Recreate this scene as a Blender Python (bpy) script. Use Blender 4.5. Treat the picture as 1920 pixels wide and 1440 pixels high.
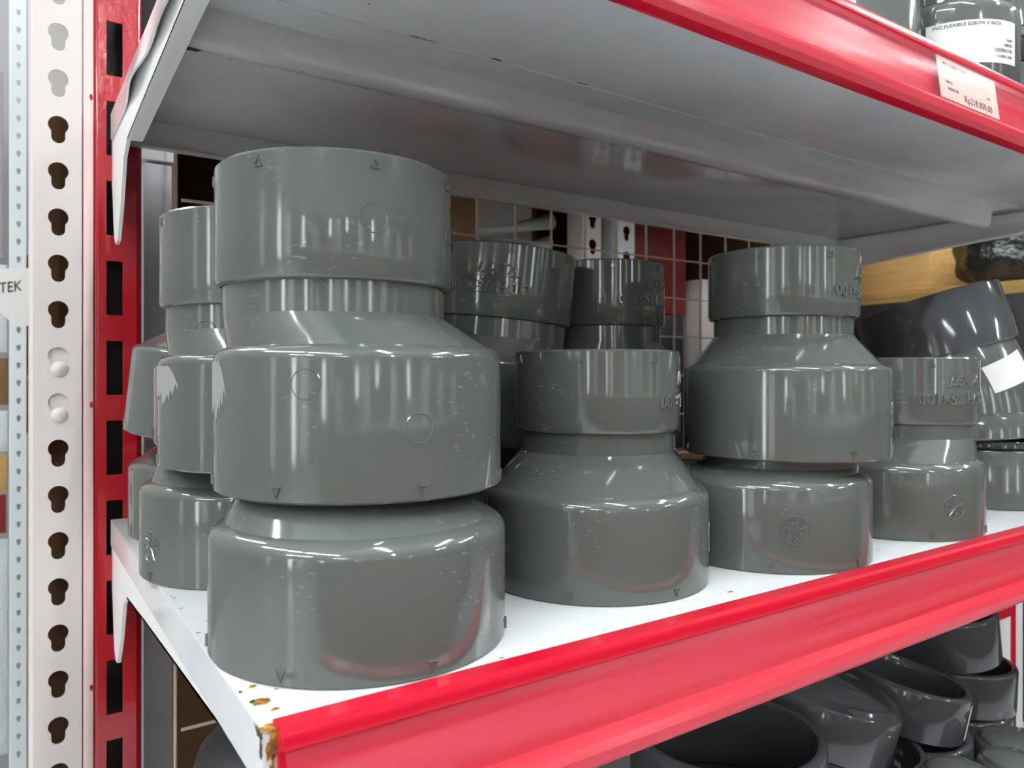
import bpy, bmesh, math, random
from mathutils import Vector, Matrix

for o in list(bpy.data.objects):
    bpy.data.objects.remove(o)
sc = bpy.context.scene
COL = sc.collection
R_ = math.radians

# ------------------------------------------------------------------ camera
CAMX, CAMY, CAMZ = 0.0, 0.0, 1.104
FWD = Vector((0.5612, 0.8276, 0))           # the lens looks along the aisle and into the rack
RGT = Vector((0.8276, -0.5612, 0))
cd = bpy.data.cameras.new('camera')
cam = bpy.data.objects.new('camera', cd)
COL.objects.link(cam)
cam.location = (CAMX, CAMY, CAMZ)
cam.rotation_euler = (R_(90), 0, -math.atan2(FWD.x, FWD.y))
cd.sensor_width = 36
cd.lens = 1401 / 1920 * 36
cd.shift_y = -20 / 1920
cd.clip_start = 0.01
cd.dof.use_dof = True
cd.dof.focus_distance = 0.36
cd.dof.aperture_fstop = 18
sc.camera = cam

# ------------------------------------------------------------------ world, exposure
w = bpy.data.worlds.new('world')
sc.world = w
w.use_nodes = True
w.node_tree.nodes['Background'].inputs[0].default_value = (0.80, 0.90, 1.0, 1)
w.node_tree.nodes['Background'].inputs[1].default_value = 0.04
sc.view_settings.view_transform = 'Standard'
sc.view_settings.look = 'None'
sc.view_settings.exposure = 0.10
sc.view_settings.gamma = 1.0
sc.view_settings.use_curve_mapping = False

# ------------------------------------------------------------------ materials
def mat(name, col, rough=0.4, spec=0.5, metal=0.0, coat=0.0, build=None):
    m = bpy.data.materials.new(name)
    m.use_nodes = True
    nt = m.node_tree
    b = nt.nodes['Principled BSDF']
    b.inputs['Base Color'].default_value = (*col, 1)
    b.inputs['Roughness'].default_value = rough
    b.inputs['Specular IOR Level'].default_value = spec
    b.inputs['Metallic'].default_value = metal
    b.inputs['Coat Weight'].default_value = coat
    b.inputs['Coat Roughness'].default_value = 0.06
    if build:
        build(nt, b)
    return m

def noise(nt, scale, detail=4, rough=0.55, stretch=None):
    tc = nt.nodes.new('ShaderNodeTexCoord')
    mp = nt.nodes.new('ShaderNodeMapping')
    if stretch:
        mp.inputs['Scale'].default_value = stretch
    n = nt.nodes.new('ShaderNodeTexNoise')
    n.inputs['Scale'].default_value = scale
    n.inputs['Detail'].default_value = detail
    n.inputs['Roughness'].default_value = rough
    nt.links.new(tc.outputs['Object'], mp.inputs['Vector'])
    nt.links.new(mp.outputs['Vector'], n.inputs['Vector'])
    return n

def ramp(nt, src, stops):
    r = nt.nodes.new('ShaderNodeValToRGB')
    e = r.color_ramp.elements
    while len(e) < len(stops):
        e.new(0.5)
    for i, (p, c) in enumerate(stops):
        e[i].position = p
        e[i].color = (c, c, c, 1) if not isinstance(c, tuple) else (*c, 1)
    nt.links.new(src, r.inputs[0])
    return r

def mixcol(nt, fac, a, b):
    m = nt.nodes.new('ShaderNodeMix')
    m.data_type = 'RGBA'
    if isinstance(fac, float):
        m.inputs[0].default_value = fac
    else:
        nt.links.new(fac, m.inputs[0])
    for sock, v in ((m.inputs[6], a), (m.inputs[7], b)):
        if isinstance(v, tuple):
            sock.default_value = (*v, 1)
        else:
            nt.links.new(v, sock)
    return m.outputs[2]

def bump(nt, b, src, strength, dist=0.001):
    bp = nt.nodes.new('ShaderNodeBump')
    bp.inputs['Strength'].default_value = strength
    bp.inputs['Distance'].default_value = dist
    nt.links.new(src, bp.inputs['Height'])
    nt.links.new(bp.outputs['Normal'], b.inputs['Normal'])

def pvc_build(base, scr=0.555):
    def f(nt, b):
        # fine handling scratches and dust specks on moulded plastic
        n1 = noise(nt, 260, 3, 0.6, (1, 1, 3.0))
        s1 = ramp(nt, n1.outputs['Fac'], [(0.0, 0.0), (scr + 0.07, 0.0), (scr + 0.12, 1.0)])
        n2 = noise(nt, 22, 3, 0.5)
        s2 = ramp(nt, n2.outputs['Fac'], [(0.0, 0.0), (0.52, 0.0), (0.75, 0.6)])
        mul = nt.nodes.new('ShaderNodeMath')
        mul.operation = 'MULTIPLY'
        nt.links.new(s1.outputs[0], mul.inputs[0])
        nt.links.new(s2.outputs[0], mul.inputs[1])
        nt.links.new(mixcol(nt, mul.outputs[0], base, (0.42, 0.42, 0.40)), b.inputs['Base Color'])
        n3 = noise(nt, 30, 4, 0.6)
        r3 = ramp(nt, n3.outputs['Fac'], [(0.3, 0.06), (0.75, 0.14)])
        nt.links.new(r3.outputs[0], b.inputs['Roughness'])
        n4 = noise(nt, 55, 2, 0.4, (1, 1, 0.35))
        bump(nt, b, n4.outputs['Fac'], 0.022, 0.002)
    return f

PVC = mat('grey_pvc', (0.13, 0.138, 0.130), 0.2, 0.85, build=pvc_build((0.096, 0.106, 0.099)))
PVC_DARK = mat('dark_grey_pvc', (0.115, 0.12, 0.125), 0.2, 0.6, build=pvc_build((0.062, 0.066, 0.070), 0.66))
SCUFF = mat('scuffed_plastic', (0.30, 0.30, 0.285), 0.75, 0.2,
            build=lambda nt, b: bump(nt, b, noise(nt, 500, 3, 0.6, (1, 1, 6)).outputs['Fac'], 0.6, 0.001))

def white_build(nt, b):
    n1 = noise(nt, 130, 5, 0.7)
    s1 = ramp(nt, n1.outputs['Fac'], [(0.0, 0.0), (0.705, 0.0), (0.73, 1.0)])
    n2 = noise(nt, 9, 3, 0.5)
    s2 = ramp(nt, n2.outputs['Fac'], [(0.0, 0.0), (0.50, 0.0), (0.62, 1.0)])
    mul = nt.nodes.new('ShaderNodeMath'); mul.operation = 'MULTIPLY'
    nt.links.new(s1.outputs[0], mul.inputs[0]); nt.links.new(s2.outputs[0], mul.inputs[1])
    n3 = noise(nt, 14, 5, 0.6)
    c0 = mixcol(nt, ramp(nt, n3.outputs['Fac'], [(0.35, 0.0), (0.8, 1.0)]).outputs[0], (0.69, 0.705, 0.71), (0.60, 0.615, 0.61))
    nt.links.new(mixcol(nt, mul.outputs[0], c0, (0.16, 0.085, 0.03)), b.inputs['Base Color'])
    n4 = noise(nt, 7, 3, 0.5)
    bump(nt, b, n4.outputs['Fac'], 0.06, 0.01)
WHITE = mat('white_enamel', (0.8, 0.82, 0.82), 0.12, 0.6, build=white_build)
BRACKET_WHITE = mat('bracket_enamel', (0.76, 0.76, 0.75), 0.35, 0.5)
RUST = mat('rust', (0.17, 0.075, 0.02), 0.9, 0.1,
           build=lambda nt, b: nt.links.new(ramp(nt, noise(nt, 260, 4).outputs['Fac'],
               [(0.35, (0.10, 0.045, 0.02)), (0.5, (0.25, 0.12, 0.03)), (0.66, (0.55, 0.30, 0.04))]).outputs[0], b.inputs['Base Color']))
CHIP_HOLE = mat('dark_chip_and_hole', (0.05, 0.045, 0.04), 0.7, 0.2)
RED = mat('red_enamel', (0.37, 0.003, 0.012), 0.16, 0.5, coat=0.5,
          build=lambda nt, b: bump(nt, b, noise(nt, 160, 3).outputs['Fac'], 0.15, 0.0015))
RAILRED = mat('red_plastic', (0.60, 0.004, 0.026), 0.22, 0.5)

def beige_build(nt, b):
    n1 = noise(nt, 90, 4, 0.6)
    s1 = ramp(nt, n1.outputs['Fac'], [(0.0, 0.0), (0.73, 0.0), (0.76, 1.0)])
    n2 = noise(nt, 12, 3)
    c0 = mixcol(nt, n2.outputs['Fac'], (0.645, 0.575, 0.545), (0.615, 0.56, 0.535))
    nt.links.new(mixcol(nt, s1.outputs[0], c0, (0.33, 0.24, 0.16)), b.inputs['Base Color'])
BEIGE = mat('beige_enamel', (0.68, 0.6, 0.57), 0.38, 0.4, build=beige_build)
PINKISH = mat('pale_pink_enamel', (0.72, 0.52, 0.50), 0.35, 0.4)
GREYPAINT = mat('grey_enamel', (0.42, 0.43, 0.45), 0.4, 0.4)
WHITEPAINT = mat('cool_white_enamel', (0.72, 0.77, 0.77), 0.4, 0.4)
WIRE = mat('cream_wire', (0.55, 0.48, 0.40), 0.35, 0.5)
CARD = mat('tan_cardboard', (0.50, 0.30, 0.11), 0.85, 0.1,
           build=lambda nt, b: nt.links.new(ramp(nt, noise(nt, 40, 3, 0.5, (1, 1, 5)).outputs['Fac'],
               [(0.3, (0.46, 0.27, 0.10)), (0.7, (0.56, 0.35, 0.13))]).outputs[0], b.inputs['Base Color']))
WOOD = mat('varnished_wood', (0.42, 0.25, 0.09), 0.35, 0.4,
           build=lambda nt, b: nt.links.new(ramp(nt, noise(nt, 18, 4, 0.6, (8, 0.5, 8)).outputs['Fac'],
               [(0.3, (0.30, 0.165, 0.05)), (0.7, (0.50, 0.31, 0.11))]).outputs[0], b.inputs['Base Color']))
DARKRED = mat('dark_red_print', (0.20, 0.012, 0.012), 0.45, 0.4)
BROWN = mat('brown_card', (0.20, 0.115, 0.06), 0.8, 0.1)
PAPER = mat('white_paper', (0.82, 0.82, 0.80), 0.55, 0.3)
CREAM = mat('cream_paper', (0.78, 0.75, 0.66), 0.6, 0.2)
INK = mat('black_ink', (0.02, 0.02, 0.025), 0.6, 0.2)
WHITEINK = mat('pale_ink', (0.6, 0.6, 0.58), 0.6, 0.2)
BLACKFILM = mat('black_film', (0.012, 0.013, 0.013), 0.12, 0.6,
                build=lambda nt, b: bump(nt, b, noise(nt, 45, 4, 0.6).outputs['Fac'], 0.9, 0.006))
RUBBER = mat('black_rubber', (0.02, 0.021, 0.022), 0.45, 0.4)
BAGWHITE = mat('milky_film', (0.62, 0.66, 0.66), 0.3, 0.4,
               build=lambda nt, b: bump(nt, b, noise(nt, 45, 4, 0.6).outputs['Fac'], 0.8, 0.006))
ORANGE = mat('orange_plastic', (0.75, 0.14, 0.02), 0.35, 0.4)
BRASS = mat('brass', (0.70, 0.45, 0.16), 0.3, 0.5, metal=1.0)
FLOORM = mat('pale_tile', (0.6, 0.6, 0.6), 0.25, 0.5,
             build=lambda nt, b: nt.links.new(ramp(nt, noise(nt, 3, 4).outputs['Fac'],
                 [(0.3, (0.80, 0.81, 0.83)), (0.7, (0.86, 0.87, 0.89))]).outputs[0], b.inputs['Base Color']))
CEILM = mat('ceiling_paint', (0.68, 0.69, 0.70), 0.8, 0.1,
            build=lambda nt, b: bump(nt, b, noise(nt, 60, 3).outputs['Fac'], 0.1, 0.002))
WALLM = mat('wall_paint', (0.36, 0.34, 0.31), 0.8, 0.1,
            build=lambda nt, b: bump(nt, b, noise(nt, 80, 3).outputs['Fac'], 0.1, 0.002))
LAMPW = mat('lamp_housing', (0.8, 0.8, 0.8), 0.4, 0.4)

def clear_mat():
    m = bpy.data.materials.new('pink_tinted_clear_plastic')
    m.use_nodes = True
    nt = m.node_tree
    b = nt.nodes['Principled BSDF']
    b.inputs['Base Color'].default_value = (1.0, 0.28, 0.36, 1)  # pink tint stands in for red light scattered from the rail
    b.inputs['Roughness'].default_value = 0.22
    b.inputs['Specular IOR Level'].default_value = 0.6
    tr = nt.nodes.new('ShaderNodeBsdfTransparent')
    tr.inputs[0].default_value = (1, 0.97, 0.97, 1)
    mx = nt.nodes.new('ShaderNodeMixShader')
    n = noise(nt, 120, 4, 0.6, (0.02, 1, 1))
    r = ramp(nt, n.outputs['Fac'], [(0.32, 0.03), (0.68, 0.13)])
    nt.links.new(r.outputs[0], mx.inputs[0])
    nt.links.new(tr.outputs[0], mx.inputs[1])
    nt.links.new(b.outputs[0], mx.inputs[2])
    nt.links.new(mx.outputs[0], nt.nodes['Material Output'].inputs['Surface'])
    return m
CLEAR = clear_mat()

def bag_mat():
    m = bpy.data.materials.new('clear_film')
    m.use_nodes = True
    nt = m.node_tree
    b = nt.nodes['Principled BSDF']
    b.inputs['Base Color'].default_value = (0.75, 0.78, 0.76, 1)
    b.inputs['Roughness'].default_value = 0.08
    bump(nt, b, noise(nt, 60, 4, 0.6).outputs['Fac'], 0.9, 0.005)
    tr = nt.nodes.new('ShaderNodeBsdfTransparent')
    mx = nt.nodes.new('ShaderNodeMixShader')
    mx.inputs[0].default_value = 0.25
    nt.links.new(tr.outputs[0], mx.inputs[1])
    nt.links.new(b.outputs[0], mx.inputs[2])
    nt.links.new(mx.outputs[0], nt.nodes['Material Output'].inputs['Surface'])
    return m
FILM = bag_mat()

def tube_mat():
    m = bpy.data.materials.new('lit_tube')
    m.use_nodes = True
    nt = m.node_tree
    b = nt.nodes['Principled BSDF']
    b.inputs['Base Color'].default_value = (0.9, 0.9, 0.9, 1)
    b.inputs['Emission Color'].default_value = (0.93, 0.98, 1.0, 1)
    b.inputs['Emission Strength'].default_value = 165.0
    return m
TUBE = tube_mat()

# ------------------------------------------------------------------ object helpers
def link(o, parent=None):
    COL.objects.link(o)
    if parent:
        o.parent = parent
    return o

def tag(o, label=None, cat=None, group=None, kind=None):
    if label: o['label'] = label
    if cat: o['category'] = cat
    if group: o['group'] = group
    if kind: o['kind'] = kind
    return o

def thing(name, label, cat, loc=(0, 0, 0), rot=(0, 0, 0), group=None):
    o = bpy.data.objects.new(name, None)
    o.empty_display_size = 0.02
    link(o)
    o.location = loc
    o.rotation_euler = rot
    return tag(o, label, cat, group)

def obj(name, bm, m, parent=None, sharp=35, smooth=True):
    me = bpy.data.meshes.new(name)
    bmesh.ops.recalc_face_normals(bm, faces=bm.faces)
    bm.to_mesh(me)
    bm.free()
    for mm in (m if isinstance(m, (list, tuple)) else [m]):
        me.materials.append(mm)
    if smooth:
        me.polygons.foreach_set('use_smooth', [True] * len(me.polygons))
        me.set_sharp_from_angle(angle=R_(sharp))
    o = bpy.data.objects.new(name, me)
    return link(o, parent)

def box(bm, x0, x1, y0, y1, z0, z1, bev=0.0, mi=0):
    vs = [bm.verts.new((x, y, z)) for x in (x0, x1) for y in (y0, y1) for z in (z0, z1)]
    idx = [(0, 1, 3, 2), (4, 6, 7, 5), (0, 4, 5, 1), (2, 3, 7, 6), (0, 2, 6, 4), (1, 5, 7, 3)]
    fs = [bm.faces.new([vs[i] for i in f]) for f in idx]
    for f in fs: f.material_index = mi
    if bev > 0:
        es = list({e for f in fs for e in f.edges})
        r = bmesh.ops.bevel(bm, geom=es, offset=bev, segments=2, affect='EDGES', profile=0.5)
        for f in r['faces']: f.material_index = mi
    return fs

def prism_x(bm, prof, x0, x1, closed=True, caps=True):
    """profile of (y,z) points extruded along x"""
    a = [bm.verts.new((x0, y, z)) for y, z in prof]
    b = [bm.verts.new((x1, y, z)) for y, z in prof]
    n = len(prof)
    for i in range(n if closed else n - 1):
        j = (i + 1) % n
        bm.faces.new((a[i], a[j], b[j], b[i]))
    if closed and caps:
        bm.faces.new(a); bm.faces.new(b[::-1])

def rings(bm, prof, n=96, closed=False, cap0=False, cap1=False, M=None):
    """prof: (radius, z, ox, oy) circles joined in order"""
    rs = []
    for r, z, ox, oy in prof:
        ring = []
        for i in range(n):
            a = 2 * math.pi * i / n
            p = Vector((ox + r * math.cos(a), oy + r * math.sin(a), z))
            if M: p = M @ p
            ring.append(bm.verts.new(p))
        rs.append(ring)
    m = len(rs)
    for k in range(m if closed else m - 1):
        A, B = rs[k], rs[(k + 1) % m]
        for i in range(n):
            j = (i + 1) % n
            bm.faces.new((A[i], A[j], B[j], B[i]))
    if cap0: bm.faces.new(rs[0][::-1])
    if cap1: bm.faces.new(rs[-1])
    return rs

def tube(bm, pts, r, n=10, cap=True):
    pts = [Vector(p) for p in pts]
    rs = []
    for i, p in enumerate(pts):
        d = (pts[min(i + 1, len(pts) - 1)] - pts[max(i - 1, 0)]).normalized()
        u = d.orthogonal().normalized()
        if rs and abs(d.dot(Vector((0, 0, 1)))) < 0.95:
            u = d.cross(Vector((0, 0, 1))).normalized()
        v = d.cross(u)
        rr = r[i] if isinstance(r, (list, tuple)) else r
        rs.append([bm.verts.new(p + u * rr * math.cos(2 * math.pi * k / n) + v * rr * math.sin(2 * math.pi * k / n)) for k in range(n)])
    for a, b in zip(rs, rs[1:]):
        for k in range(n):
            j = (k + 1) % n
            bm.faces.new((a[k], a[j], b[j], b[k]))
    if cap:
        bm.faces.new(rs[0][::-1]); bm.faces.new(rs[-1])

def text_mesh(body, size, extrude, shear=0.0, align='CENTER', res=3, bevel=0.0):
    cu = bpy.data.curves.new('t', 'FONT')
    cu.body = body
    cu.size = size
    cu.extrude = extrude
    cu.shear = shear
    cu.align_x = align
    cu.align_y = 'CENTER'
    cu.resolution_u = res
    if bevel: cu.bevel_depth = bevel
    o = bpy.data.objects.new('t', cu)
    COL.objects.link(o)
    dg = bpy.context.evaluated_depsgraph_get()
    me = bpy.data.meshes.new_from_object(o.evaluated_get(dg))
    bpy.data.objects.remove(o)
    bpy.data.curves.remove(cu)
    return me

def plate_mesh(loops, thick):
    """2D outline (first loop) with holes, as a solid plate in the XY plane, z from -thick to 0"""
    cu = bpy.data.curves.new('p', 'CURVE')
    cu.dimensions = '2D'
    cu.fill_mode = 'BOTH'
    cu.extrude = thick / 2
    for lp in loops:
        sp = cu.splines.new('POLY')
        sp.points.add(len(lp) - 1)
        for p, (x, y) in zip(sp.points, lp):
            p.co = (x, y, 0, 1)
        sp.use_cyclic_u = True
    o = bpy.data.objects.new('p', cu)
    COL.objects.link(o)
    dg = bpy.context.evaluated_depsgraph_get()
    me = bpy.data.meshes.new_from_object(o.evaluated_get(dg))
    bpy.data.objects.remove(o)
    bpy.data.curves.remove(cu)
    return me

def add_mesh(bm, me, fn):
    """append mesh `me` to bm, every vertex moved by fn"""
    t = bmesh.new()
    t.from_mesh(me)
    bmesh.ops.remove_doubles(t, verts=t.verts, dist=1e-6)
    mp = {v: bm.verts.new(fn(v.co)) for v in t.verts}
    for f in t.faces:
        try: bm.faces.new([mp[v] for v in f.verts])
        except ValueError: pass
    t.free()

def wrap(cx, cy, R, a0, z0, flip=False):
    """map flat (x, y, h) to the outside of an upright cylinder; a0 = world angle of x=0"""
    s = -1 if flip else 1
    def fn(co):
        x, y, h = co.x * s, co.y * s, co.z
        a = a0 + x / R
        return Vector((cx + (R + h) * math.cos(a), cy + (R + h) * math.sin(a), z0 + y))
    return fn

def strokes(segs, wd, h):
    """flat ridges (x0,y0,x1,y1) of width wd, height h"""
    bm = bmesh.new()
    for x0, y0, x1, y1 in segs:
        d = Vector((x1 - x0, y1 - y0, 0))
        L = d.length
        if L < 1e-7: continue
        d /= L
        nrm = Vector((-d.y, d.x, 0)) * wd / 2
        k = max(1, int(L / 0.003))
        prev = None
        for i in range(k + 1):
            p = Vector((x0, y0, 0)) + d * L * i / k
            cur = [bm.verts.new(p + nrm - Vector((0, 0, .0001))), bm.verts.new(p + nrm * .2 + Vector((0, 0, h))),
                   bm.verts.new(p - nrm * .2 + Vector((0, 0, h))), bm.verts.new(p - nrm - Vector((0, 0, .0001)))]
            if prev:
                for a in range(3):
                    bm.faces.new((prev[a], prev[a + 1], cur[a + 1], cur[a]))
            else:
                bm.faces.new(cur)
            prev = cur
        bm.faces.new(prev[::-1])
    me = bpy.data.meshes.new('s')
    bm.to_mesh(me); bm.free()
    return me

def circle_segs(r, n=28):
    p = [(r * math.cos(2 * math.pi * i / n), r * math.sin(2 * math.pi * i / n)) for i in range(n)]
    return [(*p[i], *p[(i + 1) % n]) for i in range(n)]

# text used again and again on the moulded fittings
SIZE_TXT = text_mesh('ODH 75\u00d7100', 0.0098, 0.0005, res=2, bevel=0.00035)
LOGO_TXT = text_mesh('LEXTA', 0.0088, 0.0004, shear=0.35, res=2, bevel=0.0003)
UNDERLINE = strokes([(-0.016, -0.0042, -0.003, -0.0042), (0.002, -0.0042, 0.016, -0.0042)], 0.0012, 0.0005)  # raised underline strokes below the lettering
random.seed(4)
_seg = circle_segs(0.0075, 32)
for k in range(5):
    a = math.pi / 2 + k * 2 * math.pi / 5
    _seg.append((0, 0, 0.0075 * math.cos(a), 0.0075 * math.sin(a)))
_sm = []
for k in range(5):
    a0 = math.pi / 2 + (k + 0.5) * 2 * math.pi / 5
    for q in range(7):
        rr = random.uniform(0.0030, 0.0062); aa = a0 + random.uniform(-0.42, 0.42)
        x, y = rr * math.cos(aa), rr * math.sin(aa)
        t = random.uniform(0, math.pi); L = random.uniform(0.0003, 0.0008)
        _sm.append((x - L * math.cos(t), y - L * math.sin(t), x + L * math.cos(t), y + L * math.sin(t)))
EMB1 = strokes(_seg, 0.0009, 0.0004)
EMB2 = strokes(_sm, 0.0008, 0.00035)
RINGMARK = strokes(circle_segs(0.0053, 30), 0.0007, 0.00024)

def tri_mark(bm, R, cx, cy, a, z, up, h=0.0046, wd=0.0042):
    s = 1 if up else -1
    pts = [(-wd / 2, z), (wd / 2, z), (0, z + s * h)]
    inn = [(-wd / 4, z + s * h * .16), (wd / 4, z + s * h * .16), (0, z + s * h * .72)]
    def P(x, zz, d):
        t = a + x / R
        return bm.verts.new((cx + (R + d) * math.cos(t), cy + (R + d) * math.sin(t), zz))
    lo = [P(x, zz, -.0003) for x, zz in pts]
    hi = [P(x * .82, z + (zz - z) * .86 + s * h * .06, .0007) for x, zz in pts]
    mid = [P(x * 1.25, z + s * h * .15 + (zz - z - s * h * .15) * 1.02, .0007) for x, zz in inn]
    fl = [P(x, z + s * h * .22 + (zz - z - s * h * .16) * .85, .00025) for x, zz in inn]
    for i in range(3):
        j = (i + 1) % 3
        bm.faces.new((lo[i], lo[j], hi[j], hi[i]))
        bm.faces.new((hi[i], hi[j], mid[j], mid[i]))
        bm.faces.new((mid[i], mid[j], fl[j], fl[i]))
    bm.faces.new(fl)

def face_angle(x, y):
    """world angle pointing from (x, y) to the aisle where a shopper stands"""
    return math.atan2(CAMY - y, CAMX - x)

# ------------------------------------------------------------------ eccentric reducer
def reducer(label, loc, Rb=0.058, Rt=0.0475, Rn=0.0447, h=(0.0500, 0.0560, 0.0676, 0.0790, 0.1260),
            ecc=(0, 0), bev=0.005, phase=0, tphase=None, text=None, emblem=None, rings_at=(), scuff=None,
            tilt=(0, 0, 0), m=PVC, group='grey eccentric pipe reducers', W=0.005, chip=None, marks=True):
    h1, h2, h3, h4, h5 = h
    root = thing('pipe_reducer', label, 'pipe fitting', loc, tilt, group)
    ex, ey = ecc
    fa = face_angle(loc[0], loc[1])
    # large socket: inside wall, mouth rim, outside wall, rounded shoulder
    bm = bmesh.new()
    rb2 = Rb - bev
    prof = [(rb2 - W, h2 - .004, 0, 0), (Rb - W - .001, h1 - .006, 0, 0), (Rb - W, .002, 0, 0), (Rb - W + .0012, .0003, 0, 0),
             (Rb - .0008, 0, 0, 0), (Rb, .0008, 0, 0), (Rb, h1 * .5, 0, 0), (Rb, h1, 0, 0)]
    for k in range(1, 6):
        t = k / 5 * R_(68)
        prof.append((Rb - bev * (1 - math.cos(t)) / (1 - math.cos(R_(68))), h1 + (h2 - h1) * math.sin(t) / math.sin(R_(68)), 0, 0))
    rings(bm, prof)
    if marks:
        for k in range(7):
            tri_mark(bm, Rb, 0, 0, fa + R_(phase + k * 360 / 7), 0.0062, False)
    for (a, z, rr, where) in rings_at:
        if where == 'b':
            add_mesh(bm, RINGMARK, wrap(0, 0, rr, fa + R_(a), z))
    body = obj('large_socket', bm, m, root)
    # tapered neck
    bm = bmesh.new()
    prof = []
    for k in range(5):
        t = k / 4
        prof.append((rb2 + (Rn - rb2) * t, h2 + (h3 - h2) * t, ex * t, ey * t))
    prof.append((Rn, h3 + .0006, ex, ey))
    prof += [(Rn, (h3 + h4) / 2, ex, ey), (Rn, h4 + .001, ex, ey)]
    prof += [(Rn - W, h4 + .001, ex, ey), (Rn - W, h3 + .001, ex, ey), (rb2 - W, h2 - .004, 0, 0)]
    rings(bm, prof)
    for (a, z, rr, where) in rings_at:
        if where == 'n':
            add_mesh(bm, RINGMARK, wrap(ex, ey, Rn, fa + R_(a), z))
    neck = obj('tapered_neck', bm, m, root, sharp=14)
    # small socket
    bm = bmesh.new()
    prof = [(Rn - W, h4 + .0012, ex, ey), (Rn - .0002, h4 + .0012, ex, ey), (Rn + .0003, h4 + .0004, ex, ey), (Rt - .0022, h4, ex, ey), (Rt - .0007, h4 + .0007, ex, ey), (Rt, h4 + .0024, ex, ey),
            (Rt, (h4 + h5) / 2, ex, ey), (Rt, h5 - .001, ex, ey), (Rt - .0009, h5, ex, ey), (Rt - W + .0015, h5, ex, ey),
            (Rt - W, h5 - .002, ex, ey), (Rn - W, h4 + .0012, ex, ey)]
    rings(bm, prof)
    tp = phase if tphase is None else tphase
    if marks:
        for k in range(7):
            tri_mark(bm, Rt, ex, ey, fa + R_(tp + k * 360 / 7), h5 - .0066, True)
    for (a, z, rr, where) in rings_at:
        if where == 't':
            add_mesh(bm, RINGMARK, wrap(ex, ey, rr, fa + R_(a), z))
    small = obj('small_socket', bm, m, root, sharp=30)
    if text is not None:
        zc = (h4 + h5) / 2
        bm = bmesh.new()
        add_mesh(bm, SIZE_TXT, wrap(ex, ey, Rt, fa + R_(text), zc - .0045, True))
        obj('size_marking', bm, m, small, smooth=False)
        bm = bmesh.new()
        add_mesh(bm, LOGO_TXT, wrap(ex, ey, Rt, fa + R_(text + 6), zc + .0065, False))
        add_mesh(bm, UNDERLINE, wrap(ex, ey, Rt, fa + R_(text + 6), zc + .0065, False))
        obj('maker_lettering', bm, m, small, smooth=False)
    if emblem is not None:
        bm = bmesh.new()
        add_mesh(bm, EMB1, wrap(0, 0, Rb, fa + R_(emblem[0]), emblem[1]))
        add_mesh(bm, EMB2, wrap(0, 0, Rb, fa + R_(emblem[0]), emblem[1]))
        obj('round_emblem', bm, m, body, smooth=False)
    if scuff:
        a0, a1, z0, z1 = scuff
        rnd = random.Random(7)
        bm = bmesh.new()
        n = 22
        top, bot = [], []
        for i in range(n + 1):
            a = fa + R_(a0 + (a1 - a0) * i / n)
            zb = z0 + (z1 - z0) * (0.05 + 0.30 * abs(math.sin(i * 1.3)) * rnd.random() + (0.45 * (i / n) ** 2 if i > n * .5 else 0.35 * (1 - i / n)))
            zt = z1 - (z1 - z0) * (0.02 * rnd.random() + (0.35 * ((i / n - .7) / .3) ** 2 if i > .7 * n else 0))
            r_ = Rb + .00012
            c_, s_ = math.cos(a), math.sin(a)
            top.append(bm.verts.new((r_ * c_, r_ * s_, max(zt, zb + .0004))))
            bot.append(bm.verts.new((r_ * c_, r_ * s_, zb)))
        for i in range(n):
            bm.faces.new((bot[i], bot[i + 1], top[i + 1], top[i]))
        o = obj('scuffed_patch', bm, SCUFF, body)
        o['label'] = 'pale rough scuff mark'
    return root

# direction helpers for the offset side of a reducer
def ed(a_deg, e):
    """offset e; 0 = to the right seen from the aisle, 90 = away, 180 = left, 270 = towards"""
    v = RGT * math.cos(R_(a_deg)) + FWD * math.sin(R_(a_deg))
    return (v.x * e, v.y * e)

# ------------------------------------------------------------------ shelving
X0, X1 = 0.0620, 0.951
Y0, Y1 = 0.2195, 0.600
BEAM = [(.368, -.0022), (.394, -.0022), (.3965, -.0165), (.400, -.0190), (.4085, -.0192), (.4125, -.0165), (.4145, -.0022), (.436, -.0022),
        (.436, -.0012), (.413, -.0012), (.411, -.015), (.408, -.0178), (.401, -.0176), (.398, -.015), (.3955, -.0012), (.368, -.0012)]

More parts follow.
